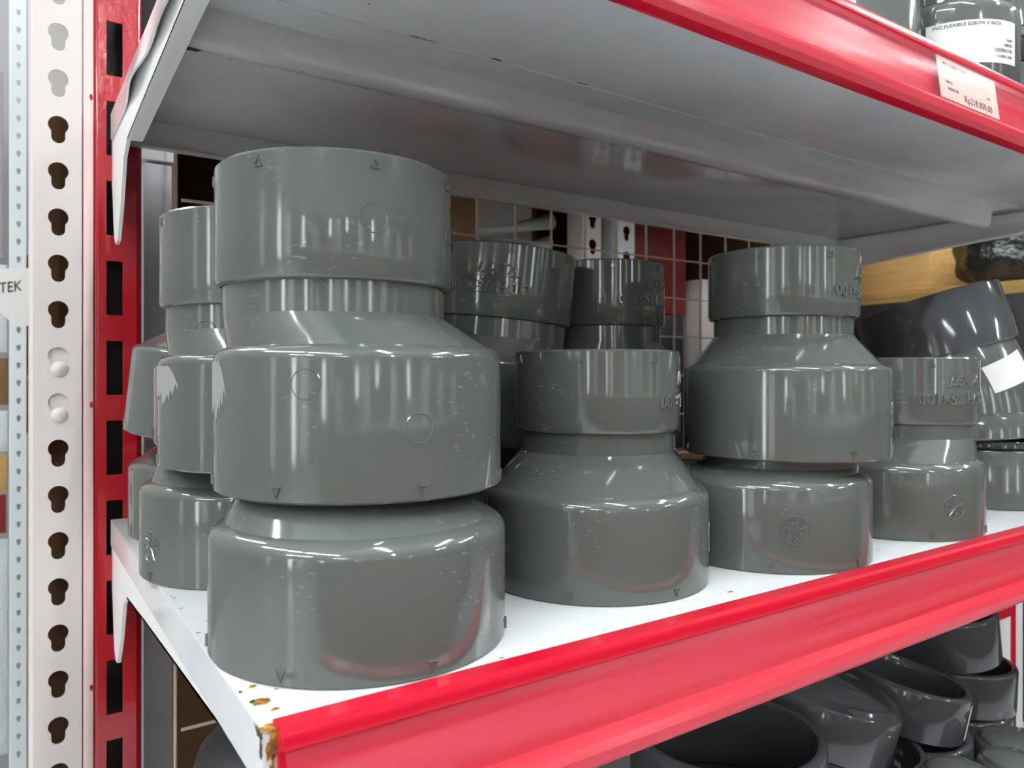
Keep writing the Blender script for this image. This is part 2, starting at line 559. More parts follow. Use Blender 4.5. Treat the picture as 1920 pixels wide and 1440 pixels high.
def shelf(label, zt, detail=False):
    root = thing('metal_shelf', label, 'shelf', (0, 0, zt), group='white metal shelves')
    bm = bmesh.new()
    box(bm, X0, X1, Y0, Y1, -.0012, 0, .0004)
    deck = obj('deck', bm, WHITE, root)
    bm = bmesh.new()
    # the overhead shelf has a dented, slightly wavy flange
    prev = None
    for i in range(41):
        yy = Y0 + .001 + (Y1 - Y0 - .001) * i / 40
        d = 0
        if zt > 1.2:
            d = -.0042 * math.exp(-((yy - .47) / .035) ** 2) - .0030 * math.exp(-((yy - .375) / .045) ** 2)
        cur = [bm.verts.new(p) for p in ((X0, yy, -.0008), (X0 + d * .35, yy, -.0095), (X0 + d, yy, -.0185), (X0 + d + .0012, yy, -.0185), (X0 + d * .35 + .0012, yy, -.0095), (X0 + .0012, yy, -.0008))]
        if prev:
            for k in range(6):
                bm.faces.new((prev[k], prev[(k + 1) % 6], cur[(k + 1) % 6], cur[k]))
        else:
            bm.faces.new(cur)
        prev = cur
    bm.faces.new(prev[::-1])
    fl = obj('side_flange', bm, WHITE, root)
    bm = bmesh.new()
    box(bm, X1 - .0012, X1, Y0 + .001, Y1, -.0185, -.0008, .0003)
    obj('side_flange', bm, WHITE, root)
    bm = bmesh.new()
    prism_x(bm, [(Y1 - .0012, -.0005), (Y1, -.0005), (Y1, -.0215), (Y1 - .006, -.0215), (Y1 - .006, -.0203), (Y1 - .0012, -.0203)], X0 + .0015, X1 - .0015)
    obj('back_flange', bm, WHITE, root)
    bm = bmesh.new()
    prism_x(bm, [(Y0, -.0005), (Y0 + .0012, -.0005), (Y0 + .0012, -.036), (Y0, -.036)], X0 + .0002, X1 - .0002)
    front = obj('front_flange', bm, WHITE, root)
    bm = bmesh.new()
    prism_x(bm, BEAM, X0 + .006, X1 - .028)
    # closed end of the hat channel
    for xe in (X0 + .006, X1 - .028):
        vs = [bm.verts.new((xe, y, z)) for y, z in ((.3955, -.0012), (.3965, -.0165), (.400, -.0190), (.4085, -.0192), (.4125, -.0165), (.4145, -.0012))]
        bm.faces.new(vs)
    chan = obj('stiffening_channel', bm, WHITE, root, sharp=50)
    if zt > 1.2:
        blob('hole_and_chip_spot', [((.079, .4080, -.0193), .0050, .0028, EX, EY), ((.098, .4095, -.0192), .0008, .0006, EX, EY), ((.135, .404, -.0191), .0007, .0006, EX, EY)], CHIP_HOLE, (0, 0, -1), chan, seed=4)  # largest spot is a dark patch standing in for an oval hole
        blob('hole_and_chip_spot', [((.238, .3672, -.0012), .0042, .0012, EX, EY), ((.303, .3668, -.0012), .0060, .0007, EX, EY), ((.19, .3672, -.0012), .0100, .0005, EX, EY)], CHIP_HOLE, (0, 0, -1), deck, seed=6)
    # price rail: red extrusion with a frosted clear cover
    xr0, xr1 = X0 + .0035, X1 - .001
    y = Y0
    bm = bmesh.new()
    prism_x(bm, [(y + .0035, .0016), (y - .0042, .0016), (y - .0060, .0006), (y - .0066, -.0012), (y - .0064, -.0042), (y - .0046, -.0048),
                 (y - .0030, -.0056), (y - .0042, -.0300), (y - .0100, -.0318), (y - .0118, -.0345), (y - .0115, -.0385), (y - .0090, -.0412), (y - .0045, -.0418), (y - .0008, -.0405), (y - .0008, -.0006), (y + .0035, -.0002 + .0004)], xr0, xr1)
    rail = obj('price_rail', bm, RAILRED, root, sharp=28)
    rail['label'] = 'red price rail'
    bm = bmesh.new()
    prof = [(y - .0062, -.0048), (y - .0092, -.0110), (y - .0112, -.0180), (y - .0126, -.0260), (y - .0130, -.0320), (y - .0130, -.0365), (y - .0124, -.0390)]
    back = [(a + .0009, b) for a, b in prof][::-1]
    prism_x(bm, prof + back, xr0 + .001, xr1)
    cov = obj('clear_cover', bm, CLEAR, rail, sharp=50)
    cov['label'] = 'frosted clear strip tinted pink for red scatter'
    if detail:
        # bare, rusted front corner of the sheet
        blob('rust_patch', [((X0 + .002, Y0 + .0022, 0), .0040, .0030, EX, EY), ((X0 + .0045, Y0 + .021, 0), .0035, .0028, EX, EY),
                            ((X0 + .007, Y0 + .013, 0), .0018, .0012, EX, EY), ((X0 + .006, Y0 + .034, 0), .0014, .0012, EX, EY)], RUST, EZ, deck, seed=3)
        blob('rust_patch', [((X0 + .0023, Y0, -.005), .0018, .0050, EX, EZ), ((X0 + .0024, Y0, -.016), .0012, .0090, EX, EZ),
                            ((X0 + .0021, Y0, -.028), .0014, .0060, EX, EZ)], RUST, (0, -1, 0), front, seed=5)
        blob('rust_patch', [((X0, Y0 + .005, -.002), .0050, .0018, EY, EZ), ((X0, Y0 + .0028, -.006), .0018, .0035, EY, EZ)], CHIP_HOLE, (-1, 0, 0), fl, seed=8)
        rnd = random.Random(21)
        chips = []
        for k in range(16):
            chips.append(((X0 + .0015 + rnd.random() ** 2 * .030, rnd.uniform(.235, .41), 0), rnd.uniform(.0003, .0011), rnd.uniform(.0003, .0010), EX, EY))
        blob('paint_chip', chips, CHIP_HOLE, EZ, deck, seed=13)
        st = [((x, yy, 0), a, a * .45, EX, EY) for x, yy, a in ((.285, .236, .0022), (.345, .240, .0016), (.425, .243, .0012), (.462, .236, .0016), (.33, .232, .001), (.58, .25, .002), (.15, .228, .0014), (.20, .229, .0009))]
        blob('rust_stain', st, RUST, EZ, deck, seed=17)
    return root

EX, EY, EZ = (1, 0, 0), (0, 1, 0), (0, 0, 1)
def blob(name, pts, m, nrm, parent, off=.00015, seed=1):
    rnd = random.Random(seed)
    for (c, ru, rv, U, V) in pts:
        c = Vector(c); U = Vector(U); V = Vector(V)
        n = 16
        bm = bmesh.new()
        vs = []
        for i in range(n):
            t = 2 * math.pi * i / n
            k = rnd.uniform(.55, 1.15)
            vs.append(bm.verts.new(c + U * ru * k * math.cos(t) + V * rv * k * math.sin(t) + Vector(nrm) * off))
        bm.faces.new(vs)
        obj(name, bm, m, parent, smooth=False)

def bracket(label, x, zt, inner=1, dented=False):
    """cantilever arm hooked into the upright, under the side flange; the plate stands in the YZ plane"""
    root = thing('shelf_bracket', label, 'shelf bracket', (x, .6, zt), group='white cantilever brackets')
    out = [(.008, -.006), (.002, -.003), (-.366, -.003), (-.366, -.0195), (-.300, -.0235), (-.16, -.0320), (-.074, -.0380), (-.058, -.0450), (-.050, -.0600),
           (-.043, -.0730), (-.032, -.0870), (-.026, -.0940), (-.016, -.0955), (-.008, -.0900), (-.003, -.0760), (.001, -.060), (.006, -.050), (.008, -.03)]
    if inner < 0:
        out = out[:6] + [(-.074, -.0380), (-.012, -.0430), (.001, -.0520), (.008, -.0500), (.008, -.03)]
    bm = bmesh.new()
    a = [bm.verts.new((0, y, z)) for y, z in out]
    b = [bm.verts.new((.0022 * inner, y, z)) for y, z in out]
    bm.faces.new(a); bm.faces.new(b[::-1])
    n = len(out)
    for i in range(n):
        j = (i + 1) % n
        bm.faces.new((a[i], a[j], b[j], b[i]))
    arm = obj('arm', bm, BRACKET_WHITE, root, smooth=False)
    # folded lower lip that stiffens the arm
    bm = bmesh.new()
    pts = [(-.366, -.0195), (-.300, -.0235), (-.16, -.0320), (-.074, -.0380)]
    for (y0, z0), (y1, z1) in zip(pts, pts[1:]):
        v = [bm.verts.new(p) for p in ((0, y0, z0), (.009 * inner, y0, z0 + .0005), (.009 * inner, y1, z1 + .0005), (0, y1, z1))]
        u = [bm.verts.new(p.co + Vector((0, 0, .0013))) for p in v]
        bm.faces.new(v); bm.faces.new(u[::-1])
        for i in range(4):
            bm.faces.new((v[i], v[(i + 1) % 4], u[(i + 1) % 4], u[i]))
    obj('lower_lip', bm, BRACKET_WHITE, root, smooth=False)
    return root

def rect(x0, x1, y0, y1):
    return [(x0, y0), (x1, y0), (x1, y1), (x0, y1)]

def keyhole(cx, top, s=1.0):
    r, w_, hgt = .0062 * s, .0042 * s, .0190 * s
    pts = []
    cy = top - r
    t0 = math.asin(w_ / r)
    for i in range(17):
        t = -math.pi / 2 + t0 + (2 * math.pi - 2 * t0) * i / 16
        pts.append((cx + r * math.cos(t), cy + r * math.sin(t)))
    yb = top - hgt + w_
    for i in range(9):
        t = math.pi + math.pi * i / 8
        pts.append((cx + w_ * math.cos(t), yb + w_ * math.sin(t)))
    return pts

def plate_obj(name, loops, thick, y, m, parent, dx=0):
    me = plate_mesh(loops, thick)
    bm = bmesh.new()
    add_mesh(bm, me, lambda c: Vector((c.x + dx, y - c.z + thick / 2, c.y)))
    return obj(name, bm, m, parent, smooth=False)

def red_upright(label, x, z_slot0, zlo, zhi):
    root = thing('slotted_upright', label, 'shelf upright', (x, .604, zlo), group='red slotted uprights')
    # sheet face: vertical strips of cells, solid or slotted, welded together
    tops = []
    z = z_slot0
    while z > zlo + .06: z -= .0572
    while z < zhi - .05:
        if z > zlo + .045: tops.append(z - zlo)
        z += .0572
    zs = [0.0]
    for t in tops: zs += [t - .0388, t]
    zs.append(zhi - zlo)
    xs = [.004, .0093, .0196, .0285]
    bm = bmesh.new()
    grid_ = {(a, b, d): bm.verts.new((xs[a], d * .0016, zs[b])) for a in range(4) for b in range(len(zs)) for d in (0, 1)}
    solid = lambda a, b: 0 <= a < 3 and 0 <= b < len(zs) - 1 and not (a == 1 and b % 2 == 1)
    for a in range(3):
        for b in range(len(zs) - 1):
            if not solid(a, b): continue
            for d in (0, 1):
                bm.faces.new([grid_[k] for k in ((a, b, d), (a + 1, b, d), (a + 1, b + 1, d), (a, b + 1, d))])
            for (na, nb, e0, e1) in ((a - 1, b, (a, b), (a, b + 1)), (a + 1, b, (a + 1, b), (a + 1, b + 1)), (a, b - 1, (a, b), (a + 1, b)), (a, b + 1, (a, b + 1), (a + 1, b + 1))):
                if not solid(na, nb):
                    bm.faces.new([grid_[(*e0, 0)], grid_[(*e1, 0)], grid_[(*e1, 1)], grid_[(*e0, 1)]])
    obj('slotted_face', bm, RED, root, smooth=False)
    bm = bmesh.new()
    pr = [(.0040, 0), (.0018, .0006), (.0006, .0018), (0, .004), (0, .030), (.0014, .030), (.0014, .004), (.0024, .0022), (.0042, .0016)]
    bm.free()
    def side(f):
        bm = bmesh.new()
        a = [bm.verts.new((f(px), py, 0)) for px, py in pr]
        b = [bm.verts.new((f(px), py, zhi - zlo)) for px, py in pr]
        n = len(pr)
        for i in range(n):
            j = (i + 1) % n
            bm.faces.new((a[i], a[j], b[j], b[i]))
        bm.faces.new(a); bm.faces.new(b[::-1])
        return bm
    obj('side_wall', side(lambda v: v), RED, root)
    obj('side_wall', side(lambda v: .0325 - v), RED, root)
    bm = bmesh.new(); box(bm, .0015, .031, .0285, .0298, 0, zhi - zlo)
    obj('shade_backing', bm, RUBBER, root)  # black backing stands in for the shade inside the slots
    return root

def beige_upright(label, x, z_key0, zlo, zhi, wd=.0316, bolts=(), lip=True, m=BEIGE, s=1.0, y=.604, pitch=.0320, group=None):
    root = thing('perforated_upright', label, 'shelf upright', (x, y, zlo), group=group)
    holes = []
    z = z_key0
    while z > zlo + .06: z -= pitch
    ks = []
    while z < zhi - .03:
        if z > zlo + .04:
            holes.append(keyhole(wd * .53, z - zlo, s)); ks.append(z)
        z += pitch
    o = plate_obj('perforated_face', [rect(.002 * s, wd - .0008, 0, zhi - zlo)] + holes, .0015, 0, m, root)
    bm = bmesh.new()
    prism = [(.0022 * s, 0), (.0008, .0006), (0, .002), (0, .03), (.0014, .03), (.0014, .0026), (.0024 * s, .0015)]
    a = [bm.verts.new((p, q, 0)) for p, q in prism]
    b = [bm.verts.new((p, q, zhi - zlo)) for p, q in prism]
    for i in range(len(prism)):
        j = (i + 1) % len(prism)
        bm.faces.new((a[i], a[j], b[j], b[i]))
    bm.faces.new(a); bm.faces.new(b[::-1])
    obj('side_wall', bm, m, root)
    if lip:
        bm = bmesh.new(); box(bm, .0016, wd, .0285, .0298, 0, 1.292 - zlo)
        obj('shade_backing', bm, BROWN, root)  # brown backing added so the keyholes read as shaded
        bm = bmesh.new()
        box(bm, wd + .0002, wd + .0064, -.0008, .03, 0, zhi - zlo, .0006)
        o2 = obj('edge_strip', bm, PINKISH, root)
        o2['label'] = 'narrow pale pink edge strip with red paint drips'
        rnd = random.Random(3)
        bm = bmesh.new()
        for zz in (1.299, 1.082, .882):
            rings(bm, [(.0001, .0006, 0, 0), (.0012, .0004, 0, 0), (.0016, -.0006, 0, 0)], 12,
                  M=Matrix.Translation((wd + .0050, -.0008, zz - zlo)) @ Matrix.Rotation(R_(90), 4, 'X') @ Matrix.Diagonal((.8, 1.7, 1, 1)))
        obj('paint_drips', bm, RED, o2)
    for zb in bolts:
        bm = bmesh.new()
        zz = min(ks, key=lambda q: abs(q - zb)) - zlo - .0152
        M = Matrix.Translation((wd * .53 + .0006, -.0005, zz)) @ Matrix.Rotation(R_(90), 4, 'X')
        rings(bm, [(.0001, .0022, 0, 0), (.0026, .0020, 0, 0), (.0050, .0004, 0, 0), (.0055, -.003, 0, 0)], 20, M=M)
        bo = obj('painted_bolt', bm, BEIGE, root)
        bm = bmesh.new()
        box(bm, wd * .53 - .008, wd * .53 + .008, .0018, .003, zz - .008, zz + .018)
        obj('bolt_plate', bm, BEIGE, bo)
    return root

# ------------------------------------------------------------------ room
def struct(name, bm, m):
    o = obj(name, bm, m, smooth=False)
    o['kind'] = 'structure'
    return o
HX0, HX1, HY0, HY1 = -7, 9, -9, 3.2
bm = bmesh.new(); box(bm, HX0, HX1, HY0, HY1, -.05, 0); struct('floor', bm, FLOORM)
bm = bmesh.new(); box(bm, HX0, HX1, HY0, HY1, 2.95, 3.0); struct('ceiling', bm, CEILM)
bm = bmesh.new(); box(bm, HX0, HX1, HY1, HY1 + .05, 0, 2.95); struct('wall_back', bm, WALLM)
bm = bmesh.new(); box(bm, HX0, HX1, HY0 - .05, HY0, 0, 2.95); struct('wall_front', bm, WALLM)
bm = bmesh.new(); box(bm, HX0 - .05, HX0, HY0, HY1, 0, 2.95); struct('wall_left', bm, WALLM)
bm = bmesh.new(); box(bm, HX1, HX1 + .05, HY0, HY1, 0, 2.95); struct('wall_right', bm, WALLM)

def added_tube_light(x, y, label):  # unseen ceiling tubes, added to light the shelves and feed reflections
    root = thing('added_ceiling_tube', label, 'ceiling light', (x, y, 2.78), (0, 0, R_(90)), 'added ceiling tube lights over the shop floor')
    bm = bmesh.new()
    box(bm, -.62, .62, -.045, .045, .02, .06, .004)
    obj('housing', bm, LAMPW, root)
    bm = bmesh.new()
    tube(bm, [(-.6, 0, 0), (.6, 0, 0)], .018, 12)
    obj('tube', bm, TUBE, root)
    for xx in (-.3, .3):
        bm = bmesh.new()
        box(bm, xx - .006, xx + .006, -.006, .006, .06, .165)
        obj('hanger', bm, LAMPW, root)
    return root
def glow(name, col, strength):
    m = bpy.data.materials.new(name)
    m.use_nodes = True
    b = m.node_tree.nodes['Principled BSDF']
    b.inputs['Base Color'].default_value = (.3, .3, .3, 1)
    b.inputs['Roughness'].default_value = .1
    b.inputs['Emission Color'].default_value = (*col, 1)
    b.inputs['Emission Strength'].default_value = strength
    return m
STREAK_COOL = glow('streak_pane_cool', (.90, .97, 1.0), 8.0)
STREAK_WARM = glow('streak_pane_warm', (1.0, .93, .80), 1.5)
# glowing panes added out of view for the upright streaks on the plastic
wn = 0
def added_window(wall, c, wd, m, z0=.25, z1=2.75):
    global wn
    wn += 1
    bm = bmesh.new()
    bf = bmesh.new()
    if wall == 'left':
        box(bm, HX0 + .012, HX0 + .02, c - wd / 2, c + wd / 2, z0, z1)
        for a in (c - wd / 2 - .04, c + wd / 2): box(bf, HX0 + .001, HX0 + .05, a, a + .04, z0 - .04, z1 + .04)
        for a in (z0 - .04, z1): box(bf, HX0 + .001, HX0 + .05, c - wd / 2, c + wd / 2, a, a + .04)
    else:
        box(bm, c - wd / 2, c + wd / 2, HY0 + .012, HY0 + .02, z0, z1)
        for a in (c - wd / 2 - .04, c + wd / 2): box(bf, a, a + .04, HY0 + .001, HY0 + .05, z0 - .04, z1 + .04)
        for a in (z0 - .04, z1): box(bf, c - wd / 2, c + wd / 2, HY0 + .001, HY0 + .05, a, a + .04)
    o = struct('added_window_%d' % wn, bf, WHITEPAINT)
    obj('pane', bm, m, o, smooth=False)
for wall, c, wd, m in (('left', -1.75, .42, STREAK_COOL), ('left', -2.9, .9, STREAK_WARM), ('left', -5.5, .50, STREAK_COOL), ('left', -6.8, .35, STREAK_WARM), ('left', .5, .5, STREAK_WARM),
                       ('front', -4.5, .42, STREAK_COOL), ('front', -3.2, .8, STREAK_WARM), ('front', -1.75, .34, STREAK_COOL), ('front', .2, .5, STREAK_WARM), ('front', 2.2, .35, STREAK_COOL), ('front', 5.0, .8, STREAK_WARM)):
    added_window(wall, c, wd, m)
ORD = ('first', 'second', 'third', 'fourth', 'fifth', 'sixth', 'seventh', 'eighth', 'ninth')
for i, x_ in enumerate((-2.6, -1.2, .2, 1.6, 3.0)):
    for j, y_ in enumerate((-.62, -3.2)):
        if j and i % 2: continue
        added_tube_light(x_, y_, 'added white ceiling tube light, %s from the shelving in the %s row from the left' % (ORD[j], ORD[i]))
added_tube_light(-.6, 2.3, 'added white ceiling tube light behind the far left shelving')
added_tube_light(-1.2, .75, 'added white ceiling tube light over the gap left of the beige upright')  # added to brighten the far upright at the left edge

# ------------------------------------------------------------------ racking
ZS = 1.0
ZU = 1.289
ZL = 0.711
shelf('white metal shelf with red price rail carrying the stacked grey reducers', ZS, True)
shelf('white metal shelf overhead with glossy underside and red rail holding a price label', ZU)
shelf('white metal shelf lowest in view, under the jumbled dark grey fittings', ZL)
for nm, z_ in (('middle', ZS), ('upper', ZU), ('lower', ZL)):
    bracket('white cantilever bracket at the left end of the %s shelf hooked into red upright' % nm, X0 + .0014, z_, 1)
    bracket('white cantilever bracket at the right end of the %s shelf' % nm, X1 - .0014, z_, -1)
red_upright('glossy red slotted upright behind the left ends of the shelves', .0505, 1.1845, 0.0, 2.0)
red_upright('red slotted upright behind the right ends of the shelves', X1 - .018, 1.1845, 0.0, 2.0)
beige_upright('beige upright with keyhole slots and two painted bolts, left of the red upright', .0136, 1.1542, 0.0, 2.0, bolts=(1.1221, 1.0903))
bm = bmesh.new()
box(bm, .0885, .1089, .640, .665, 0, 1.268, .001)
o = obj('steel_post', bm, GREYPAINT)
tag(o, 'plain grey square post standing behind the red upright', 'post')
bm = bmesh.new()
box(bm, .0865, .1105, .640, .667, 1.2705, 1.32, .001)
o = obj('beam_connector', bm, WHITEPAINT)
tag(o, 'pale collar on top of the plain grey post', 'post collar')

# wire grid behind the shelves
grid = thing('wire_grid_panel', 'cream wire grid panel closing the back of the shelves', 'wire panel', (0, .609, 0))
x = .3734 - 6 * .0445
while x < .95:
    bm = bmesh.new(); tube(bm, [(x, .0014, .45), (x, .0014, 1.75)], .0013, 8)
    obj('upright_wire', bm, WIRE, grid)
    x += .0445
z = 1.2350 - 17 * .0445
while z < 1.72:
    bm = bmesh.new(); tube(bm, [(.11, -.0013, z), (.945, -.0013, z)], .0013, 8)
    obj('cross_wire', bm, WIRE, grid)
    z += .0445

# ------------------------------------------------------------------ reducers on the middle shelf
SQ = (0.0418, 0.0478, 0.0615, 0.0707, 0.1143)      # shorter pattern
TL = (0.0505, 0.0555, 0.0676, 0.0790, 0.1258)      # taller pattern
LOW = (0.0418, 0.0480, 0.0585, 0.0660, 0.1080)     # under another one
UP = ZS + .0588
reducer('grey reducer at the bottom of the front left stack, under the big front reducer', (.1194, .2844, ZS), h=LOW, ecc=ed(150, .0065), Rt=.0455, Rn=.043, phase=-27, bev=.006)
reducer('big light grey reducer on top of the front left stack, scuffed on its left side', (.1234, .2938, UP), h=TL, ecc=ed(183, .0105), phase=-30, tphase=-33,
        rings_at=((-19, .0415, .058, 'b'), (20, .0258, .058, 'b'), (18, .1015, .0475, 't'), (-40, .0655, 0, 'n')), scuff=(-82, -57, .020, .0500))
reducer('grey reducer with round emblem at the bottom of the left stack behind the front one', (.1150, .4230, ZS), h=LOW, ecc=ed(180, .0065), Rt=.0455, Rn=.043, phase=-58, emblem=(-58, .018), bev=.006)
reducer('grey reducer on top of the left stack, partly hidden behind the front stack', (.1203, .4017, UP - .001), h=TL, ecc=ed(180, .0105), phase=-25, tphase=-17,
        rings_at=((-30, .066, 0, 'n'),), scuff=(-84, -50, .025, .0500))
reducer('grey reducer at the bottom of the rearmost left stack by the red upright', (.1230, .5330, ZS), h=LOW, ecc=ed(30, .0065), Rt=.0455, Rn=.043)
b_ = reducer('tilted grey reducer on top of the rearmost left stack by the red upright', (.1190, .5260, UP + .004), h=TL, ecc=ed(15, .0105), phase=-40)
b_.rotation_euler = Matrix.Rotation(R_(6.5), 3, FWD).to_euler()
SINGLE = (0.0420, 0.0480, 0.0636, 0.0740, 0.1157)
reducer('single grey reducer standing alone on the shelf right of the front left stack', (.2540, .2985, ZS), h=SINGLE, Rt=.0437, Rn=.0405, ecc=ed(78, .0135), phase=-11, text=82, emblem=(84, .022))
reducer('dark grey reducer with round raised emblem at the bottom of the right front stack', (.3719, .2823, ZS), h=(0.0430, 0.0490, 0.0520, 0.0600, 0.1030), ecc=ed(0, .0085), Rt=.0455, Rn=.0435, phase=3, emblem=(15, .0228), bev=.007)
RUP = (0.0480, 0.0520, 0.0690, 0.0790, 0.1185)
reducer('grey reducer on top of the right front stack with streaky reflections', (.3850, .2784, ZS + .0572), h=RUP, Rt=.0439, Rn=.0405, ecc=ed(75, .0130), phase=-15, tphase=-15, text=76, emblem=(82, .024))
reducer('grey reducer with raised size lettering facing the aisle, right of the right front stack', (.5058, .2824, ZS), h=SQ, Rt=.0450, Rn=.0425, ecc=ed(5, .0120), phase=25, tphase=20, text=44, emblem=(40, .0212))
# back row, in the shade
reducer('shaded grey reducer at the bottom of the back row, behind the single reducer', (.2620, .4370, ZS), h=LOW, ecc=ed(20, .0065), Rt=.0455, Rn=.043)
b_ = reducer('leaning shaded grey reducer with raised lettering in the back row, behind the big front reducer', (.2620, .4330, UP + .002), h=TL, ecc=ed(10, .0105), phase=8, tphase=2, text=-14)
b_.rotation_euler = Matrix.Rotation(R_(5.5), 3, FWD).to_euler()
reducer('dark shaded reducer at the bottom of the back row, behind the right front stack', (.3830, .4400, ZS), h=LOW, ecc=ed(90, .0065), Rt=.0455, Rn=.043)
reducer('shaded grey reducer with bright vertical reflections in the back row, above the single reducer', (.3830, .4390, UP), h=(0.0505, 0.0555, 0.0676, 0.0790, 0.1258), Rt=.0439, Rn=.0410, ecc=ed(270, .0125), phase=-45, text=48)

# ------------------------------------------------------------------ far right: elbow on a coupling
def sleeve(bm, R, z0, z1, W=.005, M=None, n=72, bev=.0012):
    rings(bm, [(R - W, z0 + .001, 0, 0), (R - W + .001, z0, 0, 0), (R - bev, z0, 0, 0), (R, z0 + bev, 0, 0), (R, z1 - bev, 0, 0), (R - bev * .3, z1 - bev * .3, 0, 0),
               (R - bev, z1, 0, 0), (R - W + .001, z1, 0, 0), (R - W, z1 - .001, 0, 0)], n, closed=True, M=M)

cp = thing('pipe_coupling', 'grey pipe coupling at the far right end of the shelf, under the tilted elbow', 'pipe fitting', (.6690, .2950, ZS))
bm = bmesh.new(); sleeve(bm, .057, 0, .045); obj('socket', bm, PVC, cp)
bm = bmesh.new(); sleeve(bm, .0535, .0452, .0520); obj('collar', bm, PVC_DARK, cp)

ELV = Vector((.656, .303, 0)).normalized()
el = thing('pipe_elbow', 'tilted dark grey pipe elbow with a white sticker at the far right of the shelf', 'pipe fitting', (.6560, .3030, ZS + .0525), Matrix.Rotation(R_(-4), 3, ELV).to_euler())
lean = Matrix.Rotation(R_(-13), 4, ELV)
bm = bmesh.new()
rings(bm, [(.050, .001, 0, 0), (.051, 0, 0, 0), (.0605, 0, 0, 0), (.0618, .0012, 0, 0), (.0618, .0155, 0, 0), (.0606, .018, 0, 0), (.0555, .0195, 0, 0), (.050, .019, 0, 0)], 72, closed=True)
obj('lower_socket', bm, PVC, el)
bm = bmesh.new()
prof = []
rs = []
for i in range(9):
    t = i / 8
    M = Matrix.Translation(Vector((0, 0, .016))) @ Matrix.Rotation(R_(-13 * t), 4, ELV) @ Matrix.Translation(Vector((0, 0, .052 * t)))
    rs.append([bm.verts.new(M @ Vector((.0545 * math.cos(2 * math.pi * k / 72), .0545 * math.sin(2 * math.pi * k / 72), 0))) for k in range(72)])
for A, B in zip(rs, rs[1:]):
    for i in range(72):
        bm.faces.new((A[i], A[(i + 1) % 72], B[(i + 1) % 72], B[i]))
body = obj('bend', bm, PVC, el)
Mtop = Matrix.Translation(Vector((0, 0, .016))) @ lean @ Matrix.Translation(Vector((0, 0, .050)))
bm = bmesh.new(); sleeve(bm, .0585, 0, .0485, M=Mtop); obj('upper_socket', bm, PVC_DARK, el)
# sticker on the bend
fa = face_angle(.656, .303)
bm = bmesh.new()
n = 14
for (rr) in (.0549,):
    g = []
    for j in range(5):
        row = []
        for i in range(n + 1):
            u = -.021 + .042 * i / n; v = -.0095 + .019 * j / 4
            a = fa + (u * .98 - v * .18) / rr + R_(47)
            zz = .046 + v * .98 + u * .18
            t = max(0, min(1, (zz - .016) / .052))
            M = Matrix.Translation(Vector((0, 0, .016))) @ Matrix.Rotation(R_(-13 * t), 4, ELV) @ Matrix.Translation(Vector((0, 0, zz - .016)))
            row.append(bm.verts.new(M @ Vector((rr * math.cos(a), rr * math.sin(a), 0))))
        g.append(row)
    for j in range(4):
        for i in range(n):
            bm.faces.new((g[j][i], g[j][i + 1], g[j + 1][i + 1], g[j + 1][i]))
st = obj('white_sticker', bm, PAPER, body)

# ------------------------------------------------------------------ upper shelf stock
def sticker_patch(bm, R, a0, a1, z0, z1, off=.0003, n=20):
    A = [bm.verts.new(((R + off) * math.cos(a0 + (a1 - a0) * i / n), (R + off) * math.sin(a0 + (a1 - a0) * i / n), z0)) for i in range(n + 1)]
    B = [bm.verts.new(((R + off) * math.cos(a0 + (a1 - a0) * i / n), (R + off) * math.sin(a0 + (a1 - a0) * i / n), z1)) for i in range(n + 1)]
    for i in range(n):
        bm.faces.new((A[i], A[i + 1], B[i + 1], B[i]))

ZP = ZU + .0003
el2 = thing('pipe_elbow', 'grey elbow with a printed white barcode label on the upper shelf', 'pipe fitting', (.588, .284, ZP))
fa2 = face_angle(.588, .284)
bm = bmesh.new()
rings(bm, [(.042, .001, 0, 0), (.043, 0, 0, 0), (.047, 0, 0, 0), (.0478, .001, 0, 0), (.0478, .069, 0, 0), (.0472, .073, 0, 0), (.0455, .0758, 0, 0), (.0435, .0772, 0, 0), (.040, .0772, 0, 0)], 72, closed=True)
lowr = obj('lower_socket', bm, PVC, el2, sharp=40)
bm = bmesh.new()
rings(bm, [(.040, .0773, 0, 0), (.0436, .0773, 0, 0), (.0436, .118, 0, 0), (.0425, .121, 0, 0), (.039, .121, 0, 0)], 72, closed=True)
obj('upper_socket', bm, PVC, el2)
bm = bmesh.new(); sticker_patch(bm, .0478, fa2 + R_(-14), fa2 + R_(62), .0300, .0600)
lab = obj('white_label', bm, PAPER, lowr)
def label_text(body, size, ang, z, align='LEFT', m=INK, R=.0478, par=None, base=0):
    me = text_mesh(body, size, .00005, align=align, res=2)
    bm = bmesh.new()
    add_mesh(bm, me, wrap(0, 0, R + .0005, base + R_(ang), z))
    return obj('printed_text', bm, m, par, smooth=False)
label_text('PVC FLEXIBLE ELBOW 3 INCH', .0034, -9, .0572, par=lab, base=fa2)
label_text('Rp/Pc', .0026, 58, .0465, 'RIGHT', par=lab, base=fa2)
label_text('180701', .0030, 58, .0428, 'RIGHT', par=lab, base=fa2)
label_text('1020501701', .0034, 58, .0388, 'RIGHT', par=lab, base=fa2)
label_text('1 URM-1001', .0030, 58, .0346, 'RIGHT', par=lab, base=fa2)

pc = thing('pipe_sleeve', 'tall plain grey pipe sleeve on the upper shelf left of the labelled elbow', 'pipe fitting', (.488, .300, ZP))
bm = bmesh.new(); sleeve(bm, .044, 0, .125); obj('socket', bm, PVC, pc)
bm = bmesh.new(); sleeve(bm, .0405, .1252, .150); obj('collar', bm, PVC, pc)

